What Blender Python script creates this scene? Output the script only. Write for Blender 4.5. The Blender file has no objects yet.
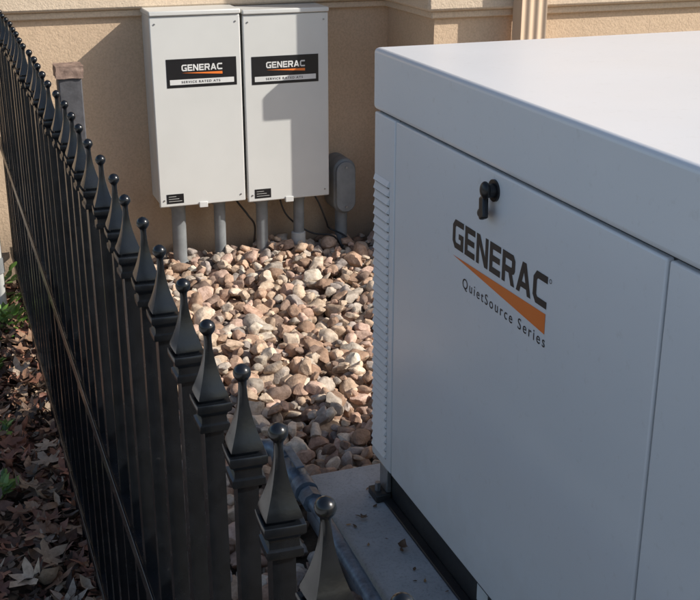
import bpy, bmesh, math, random
import numpy as np
from mathutils import Vector, Matrix, noise
random.seed(7); rng=np.random.default_rng(7)
scn=bpy.context.scene
col=scn.collection
GZ=-1.60      # general ground level (camera is at z=0)
WY=4.75       # house wall plane
JX,JY=1.91,4.25   # wall bump-out

# ------------------------------------------------------------------ materials
def newmat(name):
    m=bpy.data.materials.new(name); m.use_nodes=True
    nt=m.node_tree; b=nt.nodes['Principled BSDF']
    return m,nt,b
def noise_tex(nt,scale,detail=4,rough=.6,vec=None):
    n=nt.nodes.new('ShaderNodeTexNoise'); n.inputs['Scale'].default_value=scale
    n.inputs['Detail'].default_value=min(detail,3); n.inputs['Roughness'].default_value=rough
    if vec is not None: nt.links.new(vec,n.inputs['Vector'])
    return n
def ramp(nt,src,stops):
    r=nt.nodes.new('ShaderNodeValToRGB'); e=r.color_ramp.elements
    while len(e)<len(stops): e.new(.5)
    for i,(p,c) in enumerate(stops):
        e[i].position=p; e[i].color=(*c,1) if len(c)==3 else c
    nt.links.new(src,r.inputs['Fac']); return r
def bump(nt,b,src,strength,dist,prev=None):
    n=nt.nodes.new('ShaderNodeBump'); n.inputs['Strength'].default_value=strength
    n.inputs['Distance'].default_value=dist; nt.links.new(src,n.inputs['Height'])
    if prev: nt.links.new(prev.outputs[0],n.inputs['Normal'])
    nt.links.new(n.outputs[0],b.inputs['Normal']); return n
def simple(name,c,c2=None,scale=6,rough=.5,metal=0,bs=0,bscale=80,rvar=.1):
    m,nt,b=newmat(name)
    tc=nt.nodes.new('ShaderNodeTexCoord'); v=tc.outputs['Object']
    n=noise_tex(nt,scale,5,.65,v)
    c2=c2 or tuple(x*.8 for x in c)
    r=ramp(nt,n.outputs['Fac'],[(.3,c2),(.7,c)])
    nt.links.new(r.outputs[0],b.inputs['Base Color'])
    mr=nt.nodes.new('ShaderNodeMapRange'); mr.inputs['To Min'].default_value=max(0,rough-rvar); mr.inputs['To Max'].default_value=min(1,rough+rvar)
    n2=noise_tex(nt,scale*3.1,3,.7,v); nt.links.new(n2.outputs['Fac'],mr.inputs['Value'])
    nt.links.new(mr.outputs[0],b.inputs['Roughness'])
    b.inputs['Metallic'].default_value=metal
    if bs: 
        n3=noise_tex(nt,bscale,3,.6,v); bump(nt,b,n3.outputs['Fac'],bs,.002)
    return m
M={}
def stucco(name,c1,c2):
    m,nt,b=newmat(name)
    tc=nt.nodes.new('ShaderNodeTexCoord'); v=tc.outputs['Object']
    n=noise_tex(nt,1.7,5,.65,v); n2=noise_tex(nt,130,3,.6,v)
    r=ramp(nt,n.outputs['Fac'],[(.28,c2),(.68,c1)])
    mx=nt.nodes.new('ShaderNodeMixRGB'); mx.blend_type='MULTIPLY'; mx.inputs[0].default_value=.3
    r2=ramp(nt,n2.outputs['Fac'],[(.35,(.55,.52,.5)),(.6,(1,1,1))])
    nt.links.new(r.outputs[0],mx.inputs[1]); nt.links.new(r2.outputs[0],mx.inputs[2])
    sx=nt.nodes.new('ShaderNodeSeparateXYZ'); nt.links.new(v,sx.inputs[0])
    ad=nt.nodes.new('ShaderNodeMath'); ad.operation='MULTIPLY_ADD'; nt.links.new(n.outputs['Fac'],ad.inputs[0]); ad.inputs[1].default_value=.35; nt.links.new(sx.outputs['Z'],ad.inputs[2])
    mr=nt.nodes.new('ShaderNodeMapRange'); mr.inputs['From Min'].default_value=GZ+.12; mr.inputs['From Max'].default_value=GZ+.5
    nt.links.new(ad.outputs[0],mr.inputs['Value'])
    mx2=nt.nodes.new('ShaderNodeMixRGB'); nt.links.new(mr.outputs[0],mx2.inputs[0])
    mx2.inputs[1].default_value=(.27,.20,.14,1); nt.links.new(mx.outputs[0],mx2.inputs[2])
    nt.links.new(mx2.outputs[0],b.inputs['Base Color'])
    b.inputs['Roughness'].default_value=.9
    p=bump(nt,b,n2.outputs['Fac'],.55,.004)
    n4=noise_tex(nt,28,3,.6,v); bump(nt,b,n4.outputs['Fac'],.3,.006,p)
    return m
M['stucco']=stucco('stucco_tan',(.67,.50,.345),(.58,.425,.285))
M['trim']=stucco('stucco_trim',(.71,.575,.43),(.63,.505,.375))
M['boxpaint']=simple('beige_grey_enamel',(.645,.645,.62),(.595,.595,.57),3,.42,0,.06,260)
M['seam']=simple('dark_seam',(.03,.03,.032),None,5,.6)
M['black']=simple('black_label',(.012,.012,.014),None,8,.35)
M['white']=simple('white_print',(.75,.75,.73),None,8,.45)
M['orange']=simple('orange_print',(.85,.21,.035),(.80,.19,.03),8,.4)
M['print']=simple('charcoal_print',(.030,.026,.026),None,8,.45)
M['pvc']=simple('grey_pvc',(.25,.265,.27),(.17,.18,.185),14,.5,0,.1,60)
M['pvclight']=simple('pale_pvc',(.58,.58,.56),(.42,.42,.40),14,.5)
M['pipeblue']=simple('weathered_pipe',(.20,.25,.31),(.07,.09,.12),30,.38,.3,.3,90)
M['wire']=simple('black_wire',(.02,.02,.02),None,5,.5)
M['rail']=simple('black_skid',(.018,.018,.02),(.035,.033,.03),12,.45,0,.1,90)
M['steel']=simple('zinc_steel',(.4,.4,.4),None,20,.4,.8)
M['wood']=simple('painted_wood_post',(.10,.10,.11),(.05,.05,.055),25,.8,0,.4,70)
M['rust']=simple('end_grain',(.34,.24,.19),(.15,.10,.08),40,.85,0,.7,90)
M['spout']=simple('tan_downspout',(.70,.53,.38),(.63,.47,.33),5,.5,0,.05,40)
M['roof']=simple('roof_shingle',(.10,.085,.07),(.05,.045,.04),9,.9,0,.5,40)
M['glass']=simple('window_glass',(.03,.04,.05),None,2,.08)
M['twig']=simple('twig_bark',(.16,.11,.075),(.07,.05,.035),60,.9,0,.5,200)

def paint():
    m,nt,b=newmat('light_grey_powdercoat')
    tc=nt.nodes.new('ShaderNodeTexCoord'); v=tc.outputs['Object']
    n=noise_tex(nt,1.3,5,.6,v); r=ramp(nt,n.outputs['Fac'],[(.3,(.69,.70,.715)),(.7,(.74,.75,.765))])
    n5=noise_tex(nt,38,5,.75,v); r5=ramp(nt,n5.outputs['Fac'],[(.60,(1,1,1)),(.78,(.82,.80,.76))])
    mx=nt.nodes.new('ShaderNodeMixRGB'); mx.blend_type='MULTIPLY'; mx.inputs[0].default_value=.5
    nt.links.new(r.outputs[0],mx.inputs[1]); nt.links.new(r5.outputs[0],mx.inputs[2])
    # splash-back dust on the lowest part of the panels
    sx=nt.nodes.new('ShaderNodeSeparateXYZ'); nt.links.new(v,sx.inputs[0])
    n6=noise_tex(nt,9,5,.7,v)
    ad=nt.nodes.new('ShaderNodeMath'); ad.operation='MULTIPLY_ADD'; nt.links.new(n6.outputs['Fac'],ad.inputs[0]); ad.inputs[1].default_value=.3; nt.links.new(sx.outputs['Z'],ad.inputs[2])
    mr0=nt.nodes.new('ShaderNodeMapRange'); mr0.inputs['From Min'].default_value=-1.32; mr0.inputs['From Max'].default_value=-1.08; mr0.inputs['To Min'].default_value=.30; mr0.inputs['To Max'].default_value=0
    nt.links.new(ad.outputs[0],mr0.inputs['Value'])
    mx3=nt.nodes.new('ShaderNodeMixRGB'); nt.links.new(mr0.outputs[0],mx3.inputs[0]); nt.links.new(mx.outputs[0],mx3.inputs[1]); mx3.inputs[2].default_value=(.42,.36,.29,1)
    nt.links.new(mx3.outputs[0],b.inputs['Base Color'])
    mr=nt.nodes.new('ShaderNodeMapRange'); mr.inputs['To Min'].default_value=.28; mr.inputs['To Max'].default_value=.42
    n2=noise_tex(nt,4,5,.7,v); nt.links.new(n2.outputs['Fac'],mr.inputs['Value']); nt.links.new(mr.outputs[0],b.inputs['Roughness'])
    b.inputs['Coat Weight'].default_value=.25; b.inputs['Coat Roughness'].default_value=.25
    n3=noise_tex(nt,500,2,.5,v); p=bump(nt,b,n3.outputs['Fac'],.12,.001)
    n4=noise_tex(nt,2.2,2,.5,v); bump(nt,b,n4.outputs['Fac'],.08,.02,p)
    return m
M['paint']=paint()
def fencemat():
    m,nt,b=newmat('black_iron_paint')
    tc=nt.nodes.new('ShaderNodeTexCoord'); v=tc.outputs['Object']
    n=noise_tex(nt,30,5,.7,v); r=ramp(nt,n.outputs['Fac'],[(.35,(.004,.005,.0065)),(.70,(.008,.0095,.012)),(.85,(.05,.048,.045))])
    nt.links.new(r.outputs[0],b.inputs['Base Color'])
    mr=nt.nodes.new('ShaderNodeMapRange'); mr.inputs['To Min'].default_value=.12; mr.inputs['To Max'].default_value=.36
    n2=noise_tex(nt,45,4,.7,v); nt.links.new(n2.outputs['Fac'],mr.inputs['Value']); nt.links.new(mr.outputs[0],b.inputs['Roughness'])
    n3=noise_tex(nt,250,2,.6,v); bump(nt,b,n3.outputs['Fac'],.10,.0006)
    return m
M['fence']=fencemat()
def concrete(name,k):
    m,nt,b=newmat(name)
    tc=nt.nodes.new('ShaderNodeTexCoord'); v=tc.outputs['Object']
    n=noise_tex(nt,5,5,.7,v); r=ramp(nt,n.outputs['Fac'],[(.25,(.36*k,.36*k,.355*k)),(.7,(.52*k,.52*k,.51*k))])
    n2=noise_tex(nt,120,4,.7,v); r2=ramp(nt,n2.outputs['Fac'],[(.3,(.6,.58,.55)),(.5,(1,1,1))])
    mx=nt.nodes.new('ShaderNodeMixRGB'); mx.blend_type='MULTIPLY'; mx.inputs[0].default_value=.6
    nt.links.new(r.outputs[0],mx.inputs[1]); nt.links.new(r2.outputs[0],mx.inputs[2]); nt.links.new(mx.outputs[0],b.inputs['Base Color'])
    b.inputs['Roughness'].default_value=.88
    p=bump(nt,b,n2.outputs['Fac'],.35,.003); bump(nt,b,n.outputs['Fac'],.3,.01,p)
    return m
M['concrete']=concrete('concrete',1.0)
M['bounceconcrete']=concrete('pale_bounce_concrete',1.15)  # kept pale so the added paving throws back more fill light
def soil():
    m,nt,b=newmat('soil')
    tc=nt.nodes.new('ShaderNodeTexCoord'); v=tc.outputs['Object']
    n=noise_tex(nt,18,5,.75,v); r=ramp(nt,n.outputs['Fac'],[(.3,(.04,.028,.018)),(.55,(.10,.07,.045)),(.75,(.17,.12,.08))])
    n2=noise_tex(nt,.4,5,.6,v); r2=ramp(nt,n2.outputs['Fac'],[(.45,(0,0,0)),(.6,(1,1,1))])
    mx=nt.nodes.new('ShaderNodeMixRGB'); nt.links.new(r2.outputs[0],mx.inputs[0]); nt.links.new(r.outputs[0],mx.inputs[1])
    mx.inputs[2].default_value=(.09,.10,.04,1); nt.links.new(mx.outputs[0],b.inputs['Base Color'])
    b.inputs['Roughness'].default_value=.95; bump(nt,b,n.outputs['Fac'],.8,.02)
    return m
M['soil']=soil()
def attrmat(name,rough,nscale,nstr,bs,bscale,trans=0):
    m,nt,b=newmat(name)
    a=nt.nodes.new('ShaderNodeVertexColor'); a.layer_name='Col'
    tc=nt.nodes.new('ShaderNodeTexCoord'); v=tc.outputs['Object']
    n=noise_tex(nt,nscale,5,.7,v); r=ramp(nt,n.outputs['Fac'],[(.3,(.60,.54,.48)),(.68,(1.15,1.13,1.1))])
    mx=nt.nodes.new('ShaderNodeMixRGB'); mx.blend_type='MULTIPLY'; mx.inputs[0].default_value=nstr
    nt.links.new(a.outputs[0],mx.inputs[1]); nt.links.new(r.outputs[0],mx.inputs[2]); nt.links.new(mx.outputs[0],b.inputs['Base Color'])
    b.inputs['Roughness'].default_value=rough
    n2=noise_tex(nt,bscale,4,.7,v); bump(nt,b,n2.outputs['Fac'],bs,.003)
    if trans:
        tr=nt.nodes.new('ShaderNodeBsdfTranslucent'); nt.links.new(mx.outputs[0],tr.inputs['Color'])
        ms=nt.nodes.new('ShaderNodeMixShader'); ms.inputs[0].default_value=trans
        nt.links.new(b.outputs[0],ms.inputs[1]); nt.links.new(tr.outputs[0],ms.inputs[2])
        nt.links.new(ms.outputs[0],nt.nodes['Material Output'].inputs['Surface'])
    return m
M['rock']=attrmat('river_rock',.85,55,.9,.8,140)
M['leaf']=attrmat('dry_leaf',.65,60,.8,.4,200)
M['green']=attrmat('green_leaf',.45,40,.4,.2,120,trans=.3)

# ------------------------------------------------------------------ helpers
def empty(name,loc=(0,0,0)):
    e=bpy.data.objects.new(name,None); e.empty_display_size=.1; col.objects.link(e); return e
def addobj(name,me,mat=None,parent=None,bev=0,seg=2,smooth=None):
    o=bpy.data.objects.new(name,me); col.objects.link(o)
    if mat: me.materials.append(mat)
    if parent: o.parent=parent
    if bev:
        b=o.modifiers.new('bevel','BEVEL'); b.width=bev; b.segments=seg; b.limit_method='ANGLE'; b.harden_normals=False
        smooth=40 if smooth is None else smooth
    if smooth:
        me.shade_smooth(); me.set_sharp_from_angle(angle=math.radians(smooth))
    return o
def box(name,lo,hi,mat,parent=None,bev=0,seg=2):
    me=bpy.data.meshes.new(name); bm=bmesh.new(); bmesh.ops.create_cube(bm,size=1)
    for v in bm.verts:
        v.co=Vector([(lo[i]+hi[i])/2+v.co[i]*(hi[i]-lo[i]) for i in range(3)])
    bm.to_mesh(me); bm.free()
    return addobj(name,me,mat,parent,bev,seg)
def tube(name,pts,r,mat,parent=None,seg=20,caps=True):
    pts=[Vector(p) for p in pts]; n=len(pts)
    rr=r if isinstance(r,(list,tuple)) else [r]*n
    vs=[];fs=[]; up=None
    for i,p in enumerate(pts):
        d=(pts[min(i+1,n-1)]-pts[max(i-1,0)]).normalized()
        if up is None: up=Vector((0,0,1)) if abs(d.z)<.9 else Vector((0,1,0))
        a=d.cross(up).normalized(); b=a.cross(d).normalized(); up=b
        for k in range(seg):
            t=2*math.pi*k/seg; vs.append(p+rr[i]*(math.cos(t)*a+math.sin(t)*b))
    for i in range(n-1):
        for k in range(seg):
            fs.append((i*seg+k,i*seg+(k+1)%seg,(i+1)*seg+(k+1)%seg,(i+1)*seg+k))
    if caps:
        fs.append(tuple(range(seg))[::-1]); fs.append(tuple((n-1)*seg+k for k in range(seg)))
    me=bpy.data.meshes.new(name); me.from_pydata(vs,[],fs); me.update()
    bm=bmesh.new(); bm.from_mesh(me); bmesh.ops.recalc_face_normals(bm,faces=bm.faces); bm.to_mesh(me); bm.free()
    return addobj(name,me,mat,parent,smooth=40)
def smoothpath(pts,k=8):
    P=[Vector(p) for p in pts]; P=[2*P[0]-P[1]]+P+[2*P[-1]-P[-2]]; out=[]
    for i in range(1,len(P)-2):
        for j in range(k):
            t=j/k; a,b,c,d=P[i-1],P[i],P[i+1],P[i+2]
            out.append(.5*((2*b)+(-a+c)*t+(2*a-5*b+4*c-d)*t*t+(-a+3*b-3*c+d)*t**3))
    out.append(P[-2]); return out
def text(name,s,org,xd,yd,width,height,mat,parent,off=0.0,sp=1.0,thick=.0006):
    cu=bpy.data.curves.new(name,'FONT'); cu.body=s; cu.size=1; cu.offset=off; cu.space_character=sp; cu.resolution_u=6
    o=bpy.data.objects.new(name+'_c',cu); col.objects.link(o)
    dg=bpy.context.evaluated_depsgraph_get(); dg.update()
    me=bpy.data.meshes.new_from_object(o.evaluated_get(dg)); bpy.data.objects.remove(o)
    xs=[v.co.x for v in me.vertices]; ys=[v.co.y for v in me.vertices]
    x0,x1,y1=min(xs),max(xs),max(ys)
    xd=Vector(xd); yd=Vector(yd); nn=xd.cross(yd)
    for v in me.vertices:
        v.co=Vector(org)+xd*((v.co.x-x0)/(x1-x0)*width)+yd*(v.co.y/y1*height)+nn*thick
    me.materials.clear()
    return addobj(name,me,mat,parent)
def wordmark(name,org,xd,yd,width,height,mat,parent,thick=.0006):
    L={'C':(10,[[(10,10),(2.2,10),(0,7.8),(0,2.2),(2.2,0),(10,0),(10,2.2),(3.2,2.2),(2.5,2.9),(2.5,7.1),(3.2,7.8),(10,7.8)]]),
    'G':(10,[[(10,10),(2.2,10),(0,7.8),(0,2.2),(2.2,0),(10,0),(10,5.6),(5.6,5.6),(5.6,3.7),(7.5,3.7),(7.5,2.1),(3.2,2.1),(2.5,2.8),(2.5,7.2),(3.2,7.9),(10,7.9)]]),
    'E':(9,[[(9,10),(0,10),(0,0),(9,0),(9,2.1),(2.5,2.1),(2.5,4),(8.4,4),(8.4,6),(2.5,6),(2.5,7.9),(9,7.9)]]),
    'N':(10,[[(0,0),(2.4,0),(2.4,6.6),(7.2,0),(10,0),(10,10),(7.6,10),(7.6,3.4),(2.8,10),(0,10)]]),
    'R':(10,[[(0,0),(2.5,0),(2.5,10),(0,10)],[(2.5,10),(2.5,7.9),(7.2,7.9),(7.5,7.6),(7.5,6.0),(7.2,5.7),(2.5,5.7),(2.5,3.6),(5.2,3.6),(7.2,0),(10,0),(8,3.7),(9.2,4.0),(10,5),(10,8.4),(8.4,10)]]),
    'A':(11,[[(0,0),(2.6,0),(3.4,1.9),(5.5,1.9),(5.5,3.8),(4.2,3.8),(5.5,6.9),(5.5,10),(4.1,10)],[(11,0),(8.4,0),(7.6,1.9),(5.5,1.9),(5.5,3.8),(6.8,3.8),(5.5,6.9),(5.5,10),(6.9,10)]])}
    s='GENERAC'; gap=1.35; tot=sum(L[c][0] for c in s)+gap*(len(s)-1)
    xd=Vector(xd); yd=Vector(yd); nn=xd.cross(yd); vs=[];fs=[]; cx=0
    for c in s:
        w,ps=L[c]
        for p in ps:
            a=len(vs); vs+=[Vector(org)+xd*((cx+q[0])/tot*width)+yd*(q[1]/10*height)+nn*thick for q in p]
            fs.append(tuple(range(a,a+len(p))))
        cx+=w+gap
    me=bpy.data.meshes.new(name); me.from_pydata(vs,[],fs); me.update()
    return addobj(name,me,mat,parent)
def poly(name,pts,mat,parent):
    me=bpy.data.meshes.new(name); me.from_pydata([Vector(p) for p in pts],[],[tuple(range(len(pts)))]); me.update()
    return addobj(name,me,mat,parent)
def sphere(name,c,sc,mat,parent,rot=None):
    me=bpy.data.meshes.new(name); bm=bmesh.new(); bmesh.ops.create_icosphere(bm,subdivisions=3,radius=1)
    R=rot or Matrix.Identity(3)
    for v in bm.verts: v.co=Vector(c)+R@Vector([v.co[i]*sc[i] for i in range(3)])
    bm.to_mesh(me); bm.free(); return addobj(name,me,mat,parent,smooth=60)

# ------------------------------------------------------------------ ground
me=bpy.data.meshes.new('ground'); S=150
me.from_pydata([(-S,-S,GZ-.03),(S,-S,GZ-.03),(S,S,GZ-.03),(-S,S,GZ-.03)],[],[(0,1,2,3)])
addobj('ground',me,M['soil'])
E=empty('added_bounce_paving')  # unseen paving, added to bounce sunlight onto the shaded generator front
for i in range(6):
    for j in range(2):
        box(f'slab_{i}_{j}',(-.72-3.0*(j+1)+.006,-9+3*i+.006,GZ-.15),(-.72-3.0*j-.006,-6+3*i-.006,GZ+.01),M['bounceconcrete'],E,.006)

# ------------------------------------------------------------------ house
H=empty('stucco_house')
T=1.35
def prism(name,pts,z0,z1,mat,parent,bev=0):
    me=bpy.data.meshes.new(name); n=len(pts)
    vs=[(x,y,z0) for x,y in pts]+[(x,y,z1) for x,y in pts]
    fs=[tuple(range(n))[::-1],tuple(range(n,2*n))]+[(i,(i+1)%n,n+(i+1)%n,n+i) for i in range(n)]
    me.from_pydata(vs,[],fs); me.update()
    return addobj(name,me,mat,parent,bev)
def foot(o):
    return [(-.9-o,WY-o),(JX-o,WY-o),(JX-o,JY-o),(7+o,JY-o),(7+o,11+o),(-.9-o,11+o)]
prism('wall_lower',foot(0),GZ-.25,-.535,M['stucco'],H)
prism('band_lower',foot(.022),-.535,-.505,M['trim'],H,.006)
prism('band_upper',foot(.048),-.505,-.40,M['trim'],H,.012)
prism('wall_upper',foot(-.012),-.40,T,M['stucco'],H)
prism('soffit',foot(.42),T,T+.15,M['trim'],H,.01)
rz=T+.15
me=bpy.data.meshes.new('roof')
me.from_pydata([(-1.4,JY-.5,rz),(7.5,JY-.5,rz),(7.5,11.5,rz),(-1.4,11.5,rz),(1.5,7.8,rz+1.6),(4.2,7.8,rz+1.6)],[],[(0,1,5,4),(1,2,5),(2,3,4,5),(3,0,4),(3,2,1,0)])
addobj('roof',me,M['roof'],H)
for i,(x0,x1,yy) in enumerate([(-.2,.9,WY),(3.4,4.8,JY)]):
    box(f'window_frame_{i}',(x0,yy-.03,-.1),(x1,yy+.03,1.0),M['trim'],H,.008)
    box(f'window_pane_{i}',(x0+.07,yy-.036,-.03),((x0+x1)/2-.02,yy+.02,.93),M['glass'],H)
    box(f'window_pane_b_{i}',((x0+x1)/2+.02,yy-.036,-.03),(x1-.07,yy+.02,.93),M['glass'],H)

D=empty('downspout')
w=.115; d=.075; prof=[]
for i in range(41):
    u=i/40; prof.append((2.235+w*u, JY-.052-d+.007*(1-math.cos(u*2*math.pi*3))/2))
prof=prof+[(2.235+w,JY-.052),(2.235,JY-.052)]
prism('spout_pipe',prof,GZ+.1,T,M['spout'],D)

# ------------------------------------------------------------------ transfer switch boxes
def switch(nm,x0,x1,z0,z1,sl):
    E=empty(nm); y0=4.55
    box('cabinet',(x0+.006,y0+.02,z0+.006),(x1-.006,WY,z1-.012),M['boxpaint'],E,.004)
    box('door',(x0,y0,z0),(x1,y0+.018,z1-.022),M['boxpaint'],E,.005,3)
    prism('hood',[(x0-.002,y0-.008),(x1+.002,y0-.008),(x1+.002,WY),(x0-.002,WY)],z1-.020,z1,M['boxpaint'],E,.005)
    lx0=x0+sl; lx1=lx0+.29; lz1=z1-.19; lz0=lz1-.115; yy=y0-.0015
    box('label',(lx0,yy,lz0),(lx1,y0+.001,lz1),M['black'],E,.0008)
    X=(1,0,0);Z=(0,0,1); W=lx1-lx0
    wordmark('label_wordmark',(lx0+.062,yy,lz0+.066),X,Z,W*.58,.026,M['white'],E)
    poly('label_swoosh',[(lx0+.062,yy-.0008,lz0+.059),(lx0+.062+W*.58,yy-.0008,lz0+.048),(lx0+.062+W*.58,yy-.0008,lz0+.059)],M['orange'],E)
    poly('label_strip',[(lx0+.012,yy-.0008,lz0+.012),(lx1-.012,yy-.0008,lz0+.012),(lx1-.012,yy-.0008,lz0+.033),(lx0+.012,yy-.0008,lz0+.033)],M['white'],E)
    text('label_small_text','SERVICE RATED ATS',(lx0+.06,yy-.001,lz0+.018),X,Z,W-.13,.009,M['print'],E,.01,1.3)
    sx=x0+.03
    box('rating_plate',(sx,yy,z0+.015),(sx+.072,y0+.001,z0+.055),M['black'],E,.0005)
    for k in range(3):
        poly(f'rating_line_{k}',[(sx+.008,yy-.0006,z0+.024+k*.010),(sx+.064-.012*k,yy-.0006,z0+.024+k*.010),(sx+.064-.012*k,yy-.0006,z0+.0258+k*.010),(sx+.008,yy-.0006,z0+.0258+k*.010)],M['pvclight'],E)
    box('latch',((x0+x1)/2-.018,y0-.006,z0-.012),((x0+x1)/2+.018,y0+.012,z0+.012),M['boxpaint'],E,.002)
    for sxx in (x0+.02,x1-.02):
        tube('screw',[(sxx,y0+.001,z0+.03),(sxx,y0-.003,z0+.03)],.0035,M['steel'],E,10)
        tube('screw',[(sxx,y0+.001,z1-.05),(sxx,y0-.003,z1-.05)],.0035,M['steel'],E,10)
switch('electrical_transfer_switch',.815,1.184,-1.300,-.499,.058)
switch('electrical_transfer_switch',1.195,1.562,-1.312,-.506,.032)

for (x,r,zt,lt) in [(.905,.030,-1.295,0),(1.085,.025,-1.295,0),(1.275,.026,-1.31,0),(1.445,.024,-1.31,1)]:
    E=empty('conduit_pipe'); y=4.64
    tube('pipe',[(x,y,GZ-.1),(x+.004,y,zt)],r,M['pvc'],E,24)
    tube('locknut',[(x,y,zt-.03),(x,y,zt-.002)],r+.007,M['pvc'],E,24)
    if lt: tube('coupling',[(x,y,GZ-.05),(x,y,GZ+.105),(x,y,GZ+.108)],[r+.008,r+.008,r+.003],M['pvclight'],E,24)
    else: tube('coupling',[(x,y,GZ-.05),(x,y,GZ+.03),(x,y,GZ+.033)],[r+.006,r+.006,r+.002],M['pvc'],E,24)
E=empty('conduit_body')
def capsule(name,cx,y0,y1,z0,z1,r,mat,par,bev):
    pts=[]
    for k in range(17): a=math.pi*k/16; pts.append((cx+r*math.cos(a),z1-r+r*math.sin(a)))
    for k in range(17): a=math.pi+math.pi*k/16; pts.append((cx+r*math.cos(a),z0+r+r*math.sin(a)))
    n=len(pts); vs=[(x,y0,z) for x,z in pts]+[(x,y1,z) for x,z in pts]
    fs=[tuple(range(n)),tuple(range(n,2*n))[::-1]]+[(i,n+i,n+(i+1)%n,(i+1)%n) for i in range(n)]
    me=bpy.data.meshes.new(name); me.from_pydata(vs,[],fs)
    bm=bmesh.new(); bm.from_mesh(me); bmesh.ops.recalc_face_normals(bm,faces=bm.faces); bm.to_mesh(me); bm.free()
    return addobj(name,me,mat,par,bev)
capsule('housing',1.655,4.60,WY,-1.42,-1.17,.052,M['pvc'],E,.012)
capsule('cover',1.655,4.588,4.605,-1.41,-1.18,.045,M['pvc'],E,.004)
for zz in (-1.385,-1.205): tube('screw',[(1.655,4.59,zz),(1.655,4.583,zz)],.005,M['steel'],E,10)
tube('pipe',[(1.655,4.66,GZ-.1),(1.655,4.66,-1.41)],.028,M['pvc'],E,24)
tube('side_stub',[(1.55,4.68,-1.24),(1.62,4.68,-1.24)],.016,M['pvc'],E,16)
def wire(pts,r=.0045):
    tube('electric_cable',smoothpath(pts),r,M['wire'],None,8)
wire([(1.16,4.70,-1.29),(1.18,4.69,-1.34),(1.22,4.66,-1.40),(1.25,4.66,-1.46),(1.24,4.69,-1.6)])
wire([(1.50,4.66,-1.30),(1.53,4.62,-1.35),(1.57,4.62,-1.45),(1.60,4.66,-1.50),(1.66,4.62,-1.53),(1.72,4.60,-1.6)],.004)
wire([(1.36,4.68,-1.30),(1.40,4.66,-1.42),(1.50,4.63,-1.50),(1.60,4.60,-1.52),(1.64,4.6,-1.6)],.004)

# ------------------------------------------------------------------ concrete pad
box('concrete_pad',(.80,.05,GZ-.12),(2.10,2.545,-1.50),M['concrete'],None,.012,3)

# ------------------------------------------------------------------ generator
G=empty('standby_generator')
x0,x1,y0,y1=.947,1.96,.16,2.43
box('core',(x0+.012,y0+.01,-1.395),(x1-.01,y1-.005,-.49),M['seam'],G)
def panel(nm,ya,yb,za=-1.40,zb=-.510):
    box(nm,(x0,ya,za),(x0+.03,yb,zb),M['paint'],G,.004,3)
panel('corner_strip',2.304,y1)
panel('door_1',1.279,2.300)
panel('door_2',.270,1.273)
panel('corner_strip_b',y0,.266)
box('end_panel',(x0+.031,y1-.02,-1.40),(x1-.001,y1-.001,-.514),M['paint'],G,.004)
box('end_panel_b',(x0+.031,y0+.001,-1.40),(x1-.001,y0+.02,-.514),M['paint'],G,.004)
box('back_panel',(x1-.03,y0+.021,-1.40),(x1-.001,y1-.021,-.514),M['paint'],G,.004)
me=bpy.data.meshes.new('lid'); bm=bmesh.new()
lo=(x0-.003,y0-.008); hi=(x1+.006,y1+.004)
b_=[bm.verts.new(p) for p in [(lo[0],lo[1],-.505),(hi[0],lo[1],-.505),(hi[0],hi[1],-.505),(lo[0],hi[1],-.505)]]
t_=[bm.verts.new(p) for p in [(lo[0],lo[1],-.364),(hi[0],lo[1],-.364),(hi[0],hi[1],-.364),(lo[0],hi[1],-.364)]]
bm.faces.new(b_[::-1]); bm.faces.new(t_)
for i in range(4): bm.faces.new((b_[i],b_[(i+1)%4],t_[(i+1)%4],t_[i]))
bm.to_mesh(me); bm.free()
addobj('lid',me,M['paint'],G,.011,4)
vs=[];fs=[]
nl=34; z=-.655; st=.0212
for i in range(nl):
    zt=z-i*st; zb=zt-.0150; a=len(vs); ya,yb=2.332,2.424
    vs+=[(x0-.0005,ya,zt),(x0-.0005,yb,zt),(x0-.0065,ya+.004,zb+.002),(x0-.0065,yb-.004,zb+.002),(x0-.0005,ya,zb),(x0-.0005,yb,zb)]
    fs+=[(a,a+1,a+3,a+2),(a+2,a+3,a+5,a+4),(a,a+2,a+4),(a+1,a+5,a+3)]
me=bpy.data.meshes.new('louvres'); me.from_pydata(vs,[],fs); me.update(); addobj('louvres',me,M['paint'],G)
vs=[];fs=[]
for i in range(nl):
    zt=z-i*st-.0153; a=len(vs)
    vs+=[(x0-.0007,2.334,zt),(x0-.0007,2.422,zt),(x0-.0007,2.422,zt-.003),(x0-.0007,2.334,zt-.003)]; fs+=[(a,a+1,a+2,a+3)]
me=bpy.data.meshes.new('louvre_slots'); me.from_pydata(vs,[],fs); me.update(); addobj('louvre_slots',me,M['seam'],G)
box('skid_rail',(.968,y0+.03,-1.499),(1.01,y1-.02,-1.401),M['rail'],G,.004)
box('skid_flange',(.945,y0+.03,-1.499),(.9675,y1-.02,-1.491),M['rail'],G,.002)
box('skid_rail_b',(1.88,y0+.03,-1.499),(1.93,y1-.02,-1.401),M['rail'],G,.004)
box('skid_cross',(1.0105,y1-.07,-1.499),(1.8795,y1-.021,-1.401),M['rail'],G,.004)
box('skid_foot',(.925,2.34,-1.499),(.966,2.40,-1.478),M['rail'],G,.003)
box('skid_bracket',(.955,2.345,-1.477),(.9675,2.395,-1.41),M['steel'],G,.002)
tube('anchor_bolt',[(.94,2.37,-1.479),(.94,2.37,-1.455)],.008,M['steel'],G,6)
box('skid_sticker',(.9668,1.80,-1.470),(.9682,1.85,-1.430),M['white'],G)
XD=(0,-1,0);ZD=(0,0,1)
wordmark('wordmark',(x0,1.988,-.705),XD,ZD,.385,.060,M['print'],G)
poly('swoosh',[(x0-.0006,1.985,-.722),(x0-.0006,1.604,-.752),(x0-.0006,1.604,-.714)],M['orange'],G)
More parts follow.
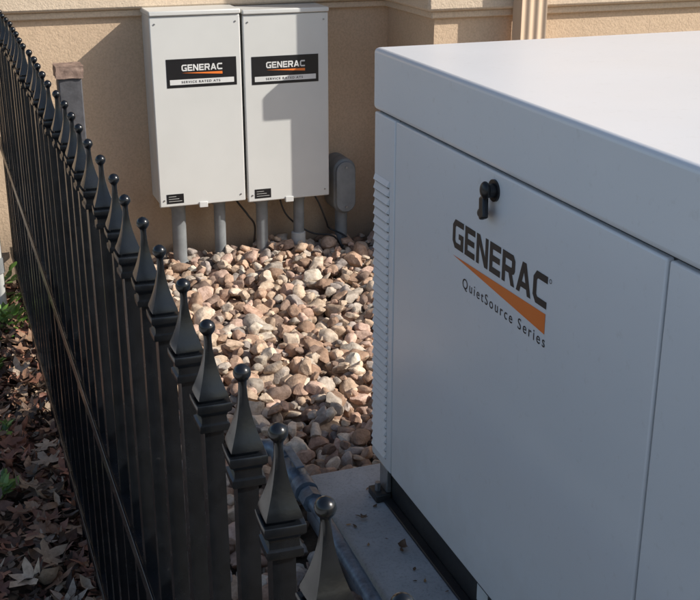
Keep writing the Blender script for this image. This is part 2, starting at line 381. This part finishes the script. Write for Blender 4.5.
text('series_text','QuietSource Series',(x0,1.935,-.776),XD,ZD,.335,.021,M['print'],G,.004,1.35)
vs=[];fs=[]
for k in range(16):
    a=2*math.pi*k/16
    for r in (.0030,.0042): vs.append((x0-.0006,1.594-r*math.cos(a),-.650+r*math.sin(a)))
for k in range(16): fs.append((2*k,2*k+1,(2*k+3)%32,(2*k+2)%32))
me=bpy.data.meshes.new('registered_mark'); me.from_pydata(vs,[],fs); addobj('registered_mark',me,M['print'],G)
tube('latch_base',[(x0+.001,1.815,-.545),(x0-.004,1.815,-.545)],.021,M['black'],G,28)
tube('latch_stem',[(x0-.003,1.815,-.545),(x0-.020,1.815,-.545)],[.014,.012],M['black'],G,24)
sphere('latch_head',(x0-.020,1.815,-.543),(.009,.015,.017),M['black'],G)
me=box('latch_tab',(-.006,-.011,-.030),(.006,.011,.014),M['black'],G,.004,3)
me.matrix_local=Matrix.Translation((x0-.018,1.823,-.570))@Matrix.Rotation(math.radians(-24),4,'X')@Matrix.Rotation(math.radians(10),4,'Y')
sphere('latch_lug',(x0-.014,1.833,-.592),(.010,.013,.011),M['black'],G)

# ------------------------------------------------------------------ gas line beside pad
E=empty('gas_pipe')
px_=.755; pz=-1.475
tube('pipe_run',[(px_,.3,pz-.03),(px_,1.6,pz-.01),(px_+.01,2.36,pz),(px_+.005,2.45,pz+.005)],.018,M['pipeblue'],E)
tube('union_a',[(px_+.008,2.36,pz),(px_+.008,2.40,pz)],.028,M['pipeblue'],E,8)
tube('union_b',[(px_+.006,2.41,pz+.003),(px_+.006,2.45,pz+.005)],.031,M['pipeblue'],E,20)
tube('valve_body',[(px_+.005,2.45,pz+.005),(px_+.004,2.48,pz+.008),(px_+.003,2.51,pz+.01),(px_,2.56,pz+.012)],[.020,.030,.030,.020],M['pipeblue'],E,20)
tube('valve_stem',[(px_+.004,2.495,pz+.01),(px_+.004,2.495,pz+.055)],[.014,.010],M['steel'],E,14)
box('valve_handle',(px_-.008,2.45,pz+.052),(px_+.014,2.57,pz+.058),M['pipeblue'],E,.002)
tube('elbow',smoothpath([(px_,2.56,pz+.012),(px_-.003,2.62,pz+.014),(px_-.02,2.66,pz+.012),(px_-.06,2.68,pz),(px_-.10,2.68,pz-.03)]),.024,M['pipeblue'],E,20)
tube('elbow_collar',[(px_-.001,2.575,pz+.013),(px_-.002,2.60,pz+.014)],.031,M['pipeblue'],E,20)

# ------------------------------------------------------------------ fence
F=empty('iron_fence')
XF=.2215; ZT=-.401; Y0=.645; SP=.1207
def ringpts(hw,sq,seg=16):
    out=[]
    for k in range(seg):
        t=2*math.pi*k/seg
        c,s=math.cos(t),math.sin(t)
        rs=min(1/max(abs(c),abs(s)),1.38)
        r=(1-sq)*1+sq*rs
        out.append((hw*r*c,hw*r*s))
    return out
prof=[(0,.0005,0),(-.001,.0036,0),(-.0030,.0062,0),(-.0056,.0077,0),(-.0084,.0082,0),(-.0112,.0076,0),(-.0140,.0058,0),(-.0160,.0042,0),(-.0200,.0038,.2),
 (-.030,.0042,.6),(-.040,.0052,.9),(-.050,.0070,1),(-.060,.0095,1),(-.070,.0126,1),(-.0765,.0150,1),(-.0795,.0155,1),
 (-.0800,.0115,1),(-.0835,.0112,1),(-.0840,.0172,1),(-.0850,.0178,1),(-.0915,.0178,1),(-.0935,.0168,1),(-.0960,.0140,1),(-.1000,.0128,1),(-.1060,.0132,1),(-.1075,.0155,1),(-.1135,.0157,1),(-.1150,.0150,1),(-.1155,.0100,1),(GZ+.02-ZT,.0100,1)]
vs=[];fs=[]
n0=-5; n1=int((WY-.05-Y0)/SP)
for n in range(n0,n1+1):
    y=Y0+n*SP; ang=math.radians(random.uniform(-4,4)); tx=random.uniform(-.004,.004); ty=random.uniform(-.004,.004); dz=random.uniform(-.0015,.0015)
    base=len(vs); ca,sa=math.cos(ang),math.sin(ang)
    for (z,hw,sq) in prof:
        for (a,b) in ringpts(hw,sq):
            xx=a*ca-b*sa; yy=a*sa+b*ca
            vs.append((XF+xx+tx*(z+1.2)*.8,y+yy+ty*(z+1.2)*.8,ZT+dz+z))
    for i in range(len(prof)-1):
        for k in range(16):
            fs.append((base+i*16+k,base+(i+1)*16+k,base+(i+1)*16+(k+1)%16,base+i*16+(k+1)%16))
    fs.append(tuple(base+k for k in range(16)))
me=bpy.data.meshes.new('pickets'); me.from_pydata(vs,[],fs); me.update()
bm=bmesh.new(); bm.from_mesh(me); bmesh.ops.recalc_face_normals(bm,faces=bm.faces); bm.to_mesh(me); bm.free()
addobj('pickets',me,M['fence'],F,smooth=35)
for i,zc in enumerate((ZT-.60,GZ+.13)):
    box(f'rail_{i}_side_a',(XF-.0165,Y0+n0*SP-.3,zc-.014),(XF-.0125,WY-.02,zc+.014),M['fence'],F,.001)
    box(f'rail_{i}_side_b',(XF+.0125,Y0+n0*SP-.3,zc-.014),(XF+.0165,WY-.02,zc+.014),M['fence'],F,.001)
    box(f'rail_{i}_top',(XF-.0124,Y0+n0*SP-.3,zc+.0085),(XF+.0124,WY-.02,zc+.0125),M['fence'],F,.001)

E=empty('wooden_post')
box('post',(.436,4.43,GZ-.1),(.524,4.518,-.722),M['wood'],E,.005)
me=bpy.data.meshes.new('post_cap'); bm=bmesh.new(); bmesh.ops.create_cube(bm,size=1)
bmesh.ops.subdivide_edges(bm,edges=bm.edges,cuts=6,use_grid_fill=True)
for v in bm.verts:
    c=v.co.copy(); v.co=Vector((.480+c.x*.104,4.474+c.y*.104,-.698+c.z*.046))+Vector((noise.noise(c*3),noise.noise(c*3+Vector((9,0,0))),noise.noise(c*3+Vector((0,9,0)))))*.005
bm.to_mesh(me); bm.free(); addobj('post_cap',me,M['rust'],E,smooth=35)
E=empty('irrigation_standpipe')
tube('pipe',[(.135,4.30,GZ-.1),(.138,4.30,-.97)],.019,M['pvclight'],E)
tube('cap',[(.138,4.30,-1.0),(.138,4.30,-.955),(.138,4.30,-.945)],[.025,.025,.019],M['pvc'],E)
tube('coupling',[(.135,4.30,-1.42),(.135,4.30,-1.36)],.025,M['pvc'],E)

# ------------------------------------------------------------------ rocks
def ico(sub):
    bm=bmesh.new(); bmesh.ops.create_icosphere(bm,subdivisions=sub,radius=1)
    v=np.array([x.co[:] for x in bm.verts]); f=np.array([[a.index for a in p.verts] for p in bm.faces]); bm.free(); return v,f
iv,ifc=ico(3)
variants=[]
for k in range(30):
    off=Vector((k*7.3,k*3.1,k*1.7)); vv=iv.copy()
    for c in range(random.randint(6,12)):
        nrm=rng.normal(size=3); nrm/=np.linalg.norm(nrm); dd=random.uniform(.48,.8)
        dist=vv@nrm-dd; mask=dist>0; vv[mask]-=np.outer(dist[mask]*.93,nrm)
    for i in range(len(vv)):
        p=Vector(vv[i]); vv[i]*=1.12+.20*noise.noise(p*1.5+off)+.07*noise.noise(p*4.5+off)
    variants.append(vv)
palette=[(.56,.42,.31),(.63,.50,.38),(.48,.33,.24),(.36,.24,.17),(.67,.56,.45),(.55,.37,.28),(.28,.20,.16),(.70,.62,.52),(.48,.42,.36),(.57,.40,.29),(.42,.37,.34),(.60,.43,.35)]
cell=.01; gx0,gy0=.1,-.3; NX,NY=int(2.6/cell),int(5.2/cell)
hm=np.full((NX,NY),GZ-.035)
V=[];Fc=[];C=[];off=0
def place(x,y,r):
    global off
    s=np.array([r*random.uniform(.9,1.4),r*random.uniform(.7,1.0),r*random.uniform(.5,.8)])
    a=random.uniform(0,math.pi); R=(Matrix.Rotation(a,3,'Z')@Matrix.Rotation(random.gauss(0,.4),3,'X')@Matrix.Rotation(random.gauss(0,.4),3,'Y'))
    R=np.array(R)
    vv=(variants[random.randrange(30)]*s)@R.T
    i0=int((x-gx0)/cell); j0=int((y-gy0)/cell); k=max(1,int(r*.75/cell))
    sl=hm[max(0,i0-k):i0+k+1,max(0,j0-k):j0+k+1]
    if sl.size==0: return
    base=np.percentile(sl,60)
    zc=base+s[2]*.55
    if zc>GZ+.055+.02*math.sin(x*5+y*3): return
    vv=vv+np.array([x,y,zc])
    K=int(r*1.1/cell)+1
    for i in range(max(0,i0-K),min(NX,i0+K+1)):
        for j in range(max(0,j0-K),min(NY,j0+K+1)):
            d2=((i-i0)**2+(j-j0)**2)*cell*cell/(r*r)
            if d2<1: 
                h=zc+s[2]*.85*math.sqrt(1-d2)
                if h>hm[i,j]: hm[i,j]=h
    V.append(vv); Fc.append(ifc+off); off+=len(vv)
    c=np.array(random.choice(palette))*random.uniform(.75,1.15)
    C.append(np.tile(np.append(np.clip(c,0,.75),1),(len(vv),1)))
def region(xa,xb,ya,yb,count,rmin,rmax):
    for _ in range(count):
        x=random.uniform(xa,xb); y=random.uniform(ya,yb)
        if y<2.56 and x>.775: continue
        if x>JX-.03 and y>JY-.04: continue
        r=rmin+(rmax-rmin)*random.random()**1.5
        if y>WY-r: continue
        place(x,y,r)
region(.24,2.35,2.56,4.74,4800,.020,.043)
region(.24,.79,.3,2.6,1300,.018,.040)
region(.24,2.3,2.56,4.74,2200,.014,.030)
V=np.concatenate(V);Fc=np.concatenate(Fc);C=np.concatenate(C)
def fastmesh(name,V,F,C,mat,smooth=True,sharp=None):
    me=bpy.data.meshes.new(name); nf=len(F); k=F.shape[1]
    me.vertices.add(len(V)); me.vertices.foreach_set('co',V.astype(np.float32).ravel())
    me.loops.add(nf*k); me.loops.foreach_set('vertex_index',F.astype(np.int32).ravel())
    me.polygons.add(nf); me.polygons.foreach_set('loop_start',np.arange(0,nf*k,k,dtype=np.int32))
    me.update(calc_edges=True); me.validate()
    a=me.color_attributes.new('Col','FLOAT_COLOR','POINT'); a.data.foreach_set('color',C.astype(np.float32).ravel())
    if smooth: me.shade_smooth()
    return addobj(name,me,mat,smooth=sharp)
fastmesh('river_rock_gravel',V,Fc,C,M['rock'],sharp=38)
print('rocks',len(C)//len(iv))

# ------------------------------------------------------------------ leaves
def leafdata(items,pal,o=0):
    V=[];F=[];C=[]
    for (p,size,yaw,pitch,roll,curl,asp) in items:
        L=size;Wd=size*asp; rows=6; pts=[]; bend=random.uniform(-.25,.25)
        for i in range(rows):
            t=i/(rows-1); env=(0.06,.75,1.0,.85,.5,.02)[i]
            z=curl*L*(t-.5)**2*2; side=bend*L*(t-.5)**2*2
            for s in (-1,0,1): 
                w=Wd*env*.5*random.uniform(.6,1.25)
                pts.append((L*(t-.5)+random.uniform(-.04,.04)*L,s*w+side,z+abs(s)*curl*w*1.1))
        R=Matrix.Rotation(yaw,3,'Z')@Matrix.Rotation(pitch,3,'Y')@Matrix.Rotation(roll,3,'X')
        V.append(np.array(pts)@np.array(R).T+np.array(p))
        for i in range(rows-1):
            for j in range(2):
                a=o+i*3+j; F.append((a,a+3,a+4,a+1))
        o+=18
        c=np.array(random.choice(pal))*random.uniform(.6,1.3)
        C.append(np.tile(np.append(c,1),(18,1)))
    return V,F,C,o
def lobed(items,pal,o):
    V=[];F=[];C=[]
    for (p,size,yaw,pitch,roll,curl) in items:
        n=20; pts=[(0,0,0)]
        for k in range(n):
            a=2*math.pi*k/n
            lob=(.62,.50,.78,1.0,.72,.42,.8,1.05,.7,.45,.85,1.15,.85,.45,.7,1.05,.8,.42,.72,1.0)[k]*random.uniform(.85,1.1)
            if k==0: lob=.25
            r=size*.5*lob; pts.append((r*math.cos(a),r*math.sin(a),curl*r*r/size*random.uniform(.6,2.4)))
        R=Matrix.Rotation(yaw,3,'Z')@Matrix.Rotation(pitch,3,'Y')@Matrix.Rotation(roll,3,'X')
        V.append(np.array(pts)@np.array(R).T+np.array(p))
        for k in range(0,n,2): F.append((o,o+1+k,o+1+(k+1)%n,o+1+(k+2)%n))
        o+=n+1
        c=np.array(random.choice(pal))*random.uniform(.7,1.3); C.append(np.tile(np.append(c,1),(n+1,1)))
    return V,F,C,o
def leafmesh(name,items,mat,pal,litems=()):
    V,F,C,o=leafdata(items,pal)
    if litems:
        v,f,c,o=lobed(litems,pal+[(.40,.32,.25),(.36,.27,.2)],o); V+=v;F+=f;C+=c
    return fastmesh(name,np.concatenate(V),np.array(F),np.concatenate(C),mat)
items=[]
for _ in range(11000):
    x=.235-1.0*random.random()**1.5; y=random.uniform(.4,4.7)
    items.append(((x,y,GZ-.025+random.random()*.045),.018+.055*random.random()**1.6,random.uniform(0,6.28),random.gauss(0,.45),random.gauss(0,.5),random.uniform(-.7,1.1),random.uniform(.25,.7)))
li=[((.22-.9*random.random()**1.5,random.uniform(.5,4.6),GZ+random.random()*.035),random.uniform(.05,.10),random.uniform(0,6.28),random.gauss(0,.25),random.gauss(0,.25),random.uniform(-.2,.9)) for _ in range(650)]
leafmesh('leaf_litter',items,M['leaf'],[(.28,.16,.10),(.17,.09,.06),(.36,.23,.15),(.11,.07,.05),(.42,.32,.23),(.24,.11,.075),(.08,.055,.04),(.30,.14,.09)],li)
vs=[];fs=[]
for _ in range(420):
    x=.22-.9*random.random()**1.5; y=random.uniform(.5,4.6); a=random.uniform(0,6.28); L=random.uniform(.04,.16); r=random.uniform(.001,.0026)
    p=Vector((x,y,GZ+random.uniform(0,.03))); d=Vector((math.cos(a),math.sin(a),random.gauss(0,.12)))
    k=4; b=len(vs)
    for i in range(k):
        q=p+d*L*i/(k-1)+Vector((random.gauss(0,.003),random.gauss(0,.003),random.gauss(0,.002)))
        s=d.cross(Vector((0,0,1))).normalized(); rr=r*(1-.6*i/(k-1))
        for j in range(4):
            t=j*math.pi/2; vs.append(q+s*math.cos(t)*rr+Vector((0,0,1))*math.sin(t)*rr)
    for i in range(k-1):
        for j in range(4): fs.append((b+i*4+j,b+i*4+(j+1)%4,b+(i+1)*4+(j+1)%4,b+(i+1)*4+j))
me=bpy.data.meshes.new('twig_litter'); me.from_pydata(vs,[],fs); me.update(); addobj('twig_litter',me,M['twig'])

items=[((random.uniform(.82,.94),random.uniform(1.6,2.5),-1.496),random.uniform(.006,.020),random.uniform(0,6.28),0,0,.1,.45) for _ in range(22)]
items+=[((.905,2.12,-1.488),.04,1.0,0,.2,.5,.6)]
leafmesh('fallen_leaves',items,M['leaf'],[(.38,.24,.11),(.2,.12,.07),(.12,.08,.05)],[((.865,2.28,-1.49),.028,.7,.1,0,.4),((.62,3.5,-1.53),.07,.7,.1,.2,.4),((1.3,3.1,-1.53),.06,2,.1,0,.4)])
def plant(x,y,n,sz,h):
    it=[]
    for _ in range(n):
        a=random.uniform(0,6.28); r=random.random()*h
        it.append(((x+r*math.cos(a),y+r*math.sin(a),GZ+.01+random.random()*h),sz*random.uniform(.6,1.2),a,-random.uniform(.1,.9),random.gauss(0,.3),-.3,.5))
    leafmesh('groundcover_plant',it,M['green'],[(.14,.28,.05),(.09,.19,.04),(.2,.33,.08)])
plant(.135,4.12,60,.055,.10); plant(.09,4.4,70,.06,.15); plant(.070,3.25,16,.045,.045); plant(.03,2.88,18,.045,.045); plant(.07,3.75,12,.045,.04)

# ------------------------------------------------------------------ light, camera
EL=math.radians(34); 
tosun=Vector((math.cos(math.radians(30))*math.cos(EL),-math.sin(math.radians(30))*math.cos(EL),math.sin(EL)))
sd=bpy.data.lights.new('sun','SUN'); sd.energy=5; sd.angle=math.radians(.53); sd.color=(1,.95,.87)
so=bpy.data.objects.new('sun',sd); so.rotation_euler=tosun.to_track_quat('Z','Y').to_euler(); so.location=tosun*20; col.objects.link(so)
w=bpy.data.worlds.new('World'); scn.world=w; w.use_nodes=True; nt=w.node_tree
sky=nt.nodes.new('ShaderNodeTexSky'); sky.sky_type='NISHITA'; sky.sun_disc=False; sky.sun_elevation=EL
sky.sun_rotation=math.atan2(tosun.x,tosun.y); sky.dust_density=1.6
bg=nt.nodes['Background']; bg.inputs['Strength'].default_value=.15
nt.links.new(sky.outputs[0],bg.inputs['Color'])
cam=bpy.data.cameras.new('camera'); cam.sensor_fit='HORIZONTAL'; cam.sensor_width=36; cam.lens=36*1130/700; cam.clip_start=.02; cam.clip_end=1000
co=bpy.data.objects.new('camera',cam); co.rotation_euler=(math.radians(90-20.57),0,math.radians(-20.03)); col.objects.link(co); scn.camera=co
scn.view_settings.view_transform='Standard'; scn.view_settings.look='None'; scn.view_settings.exposure=0
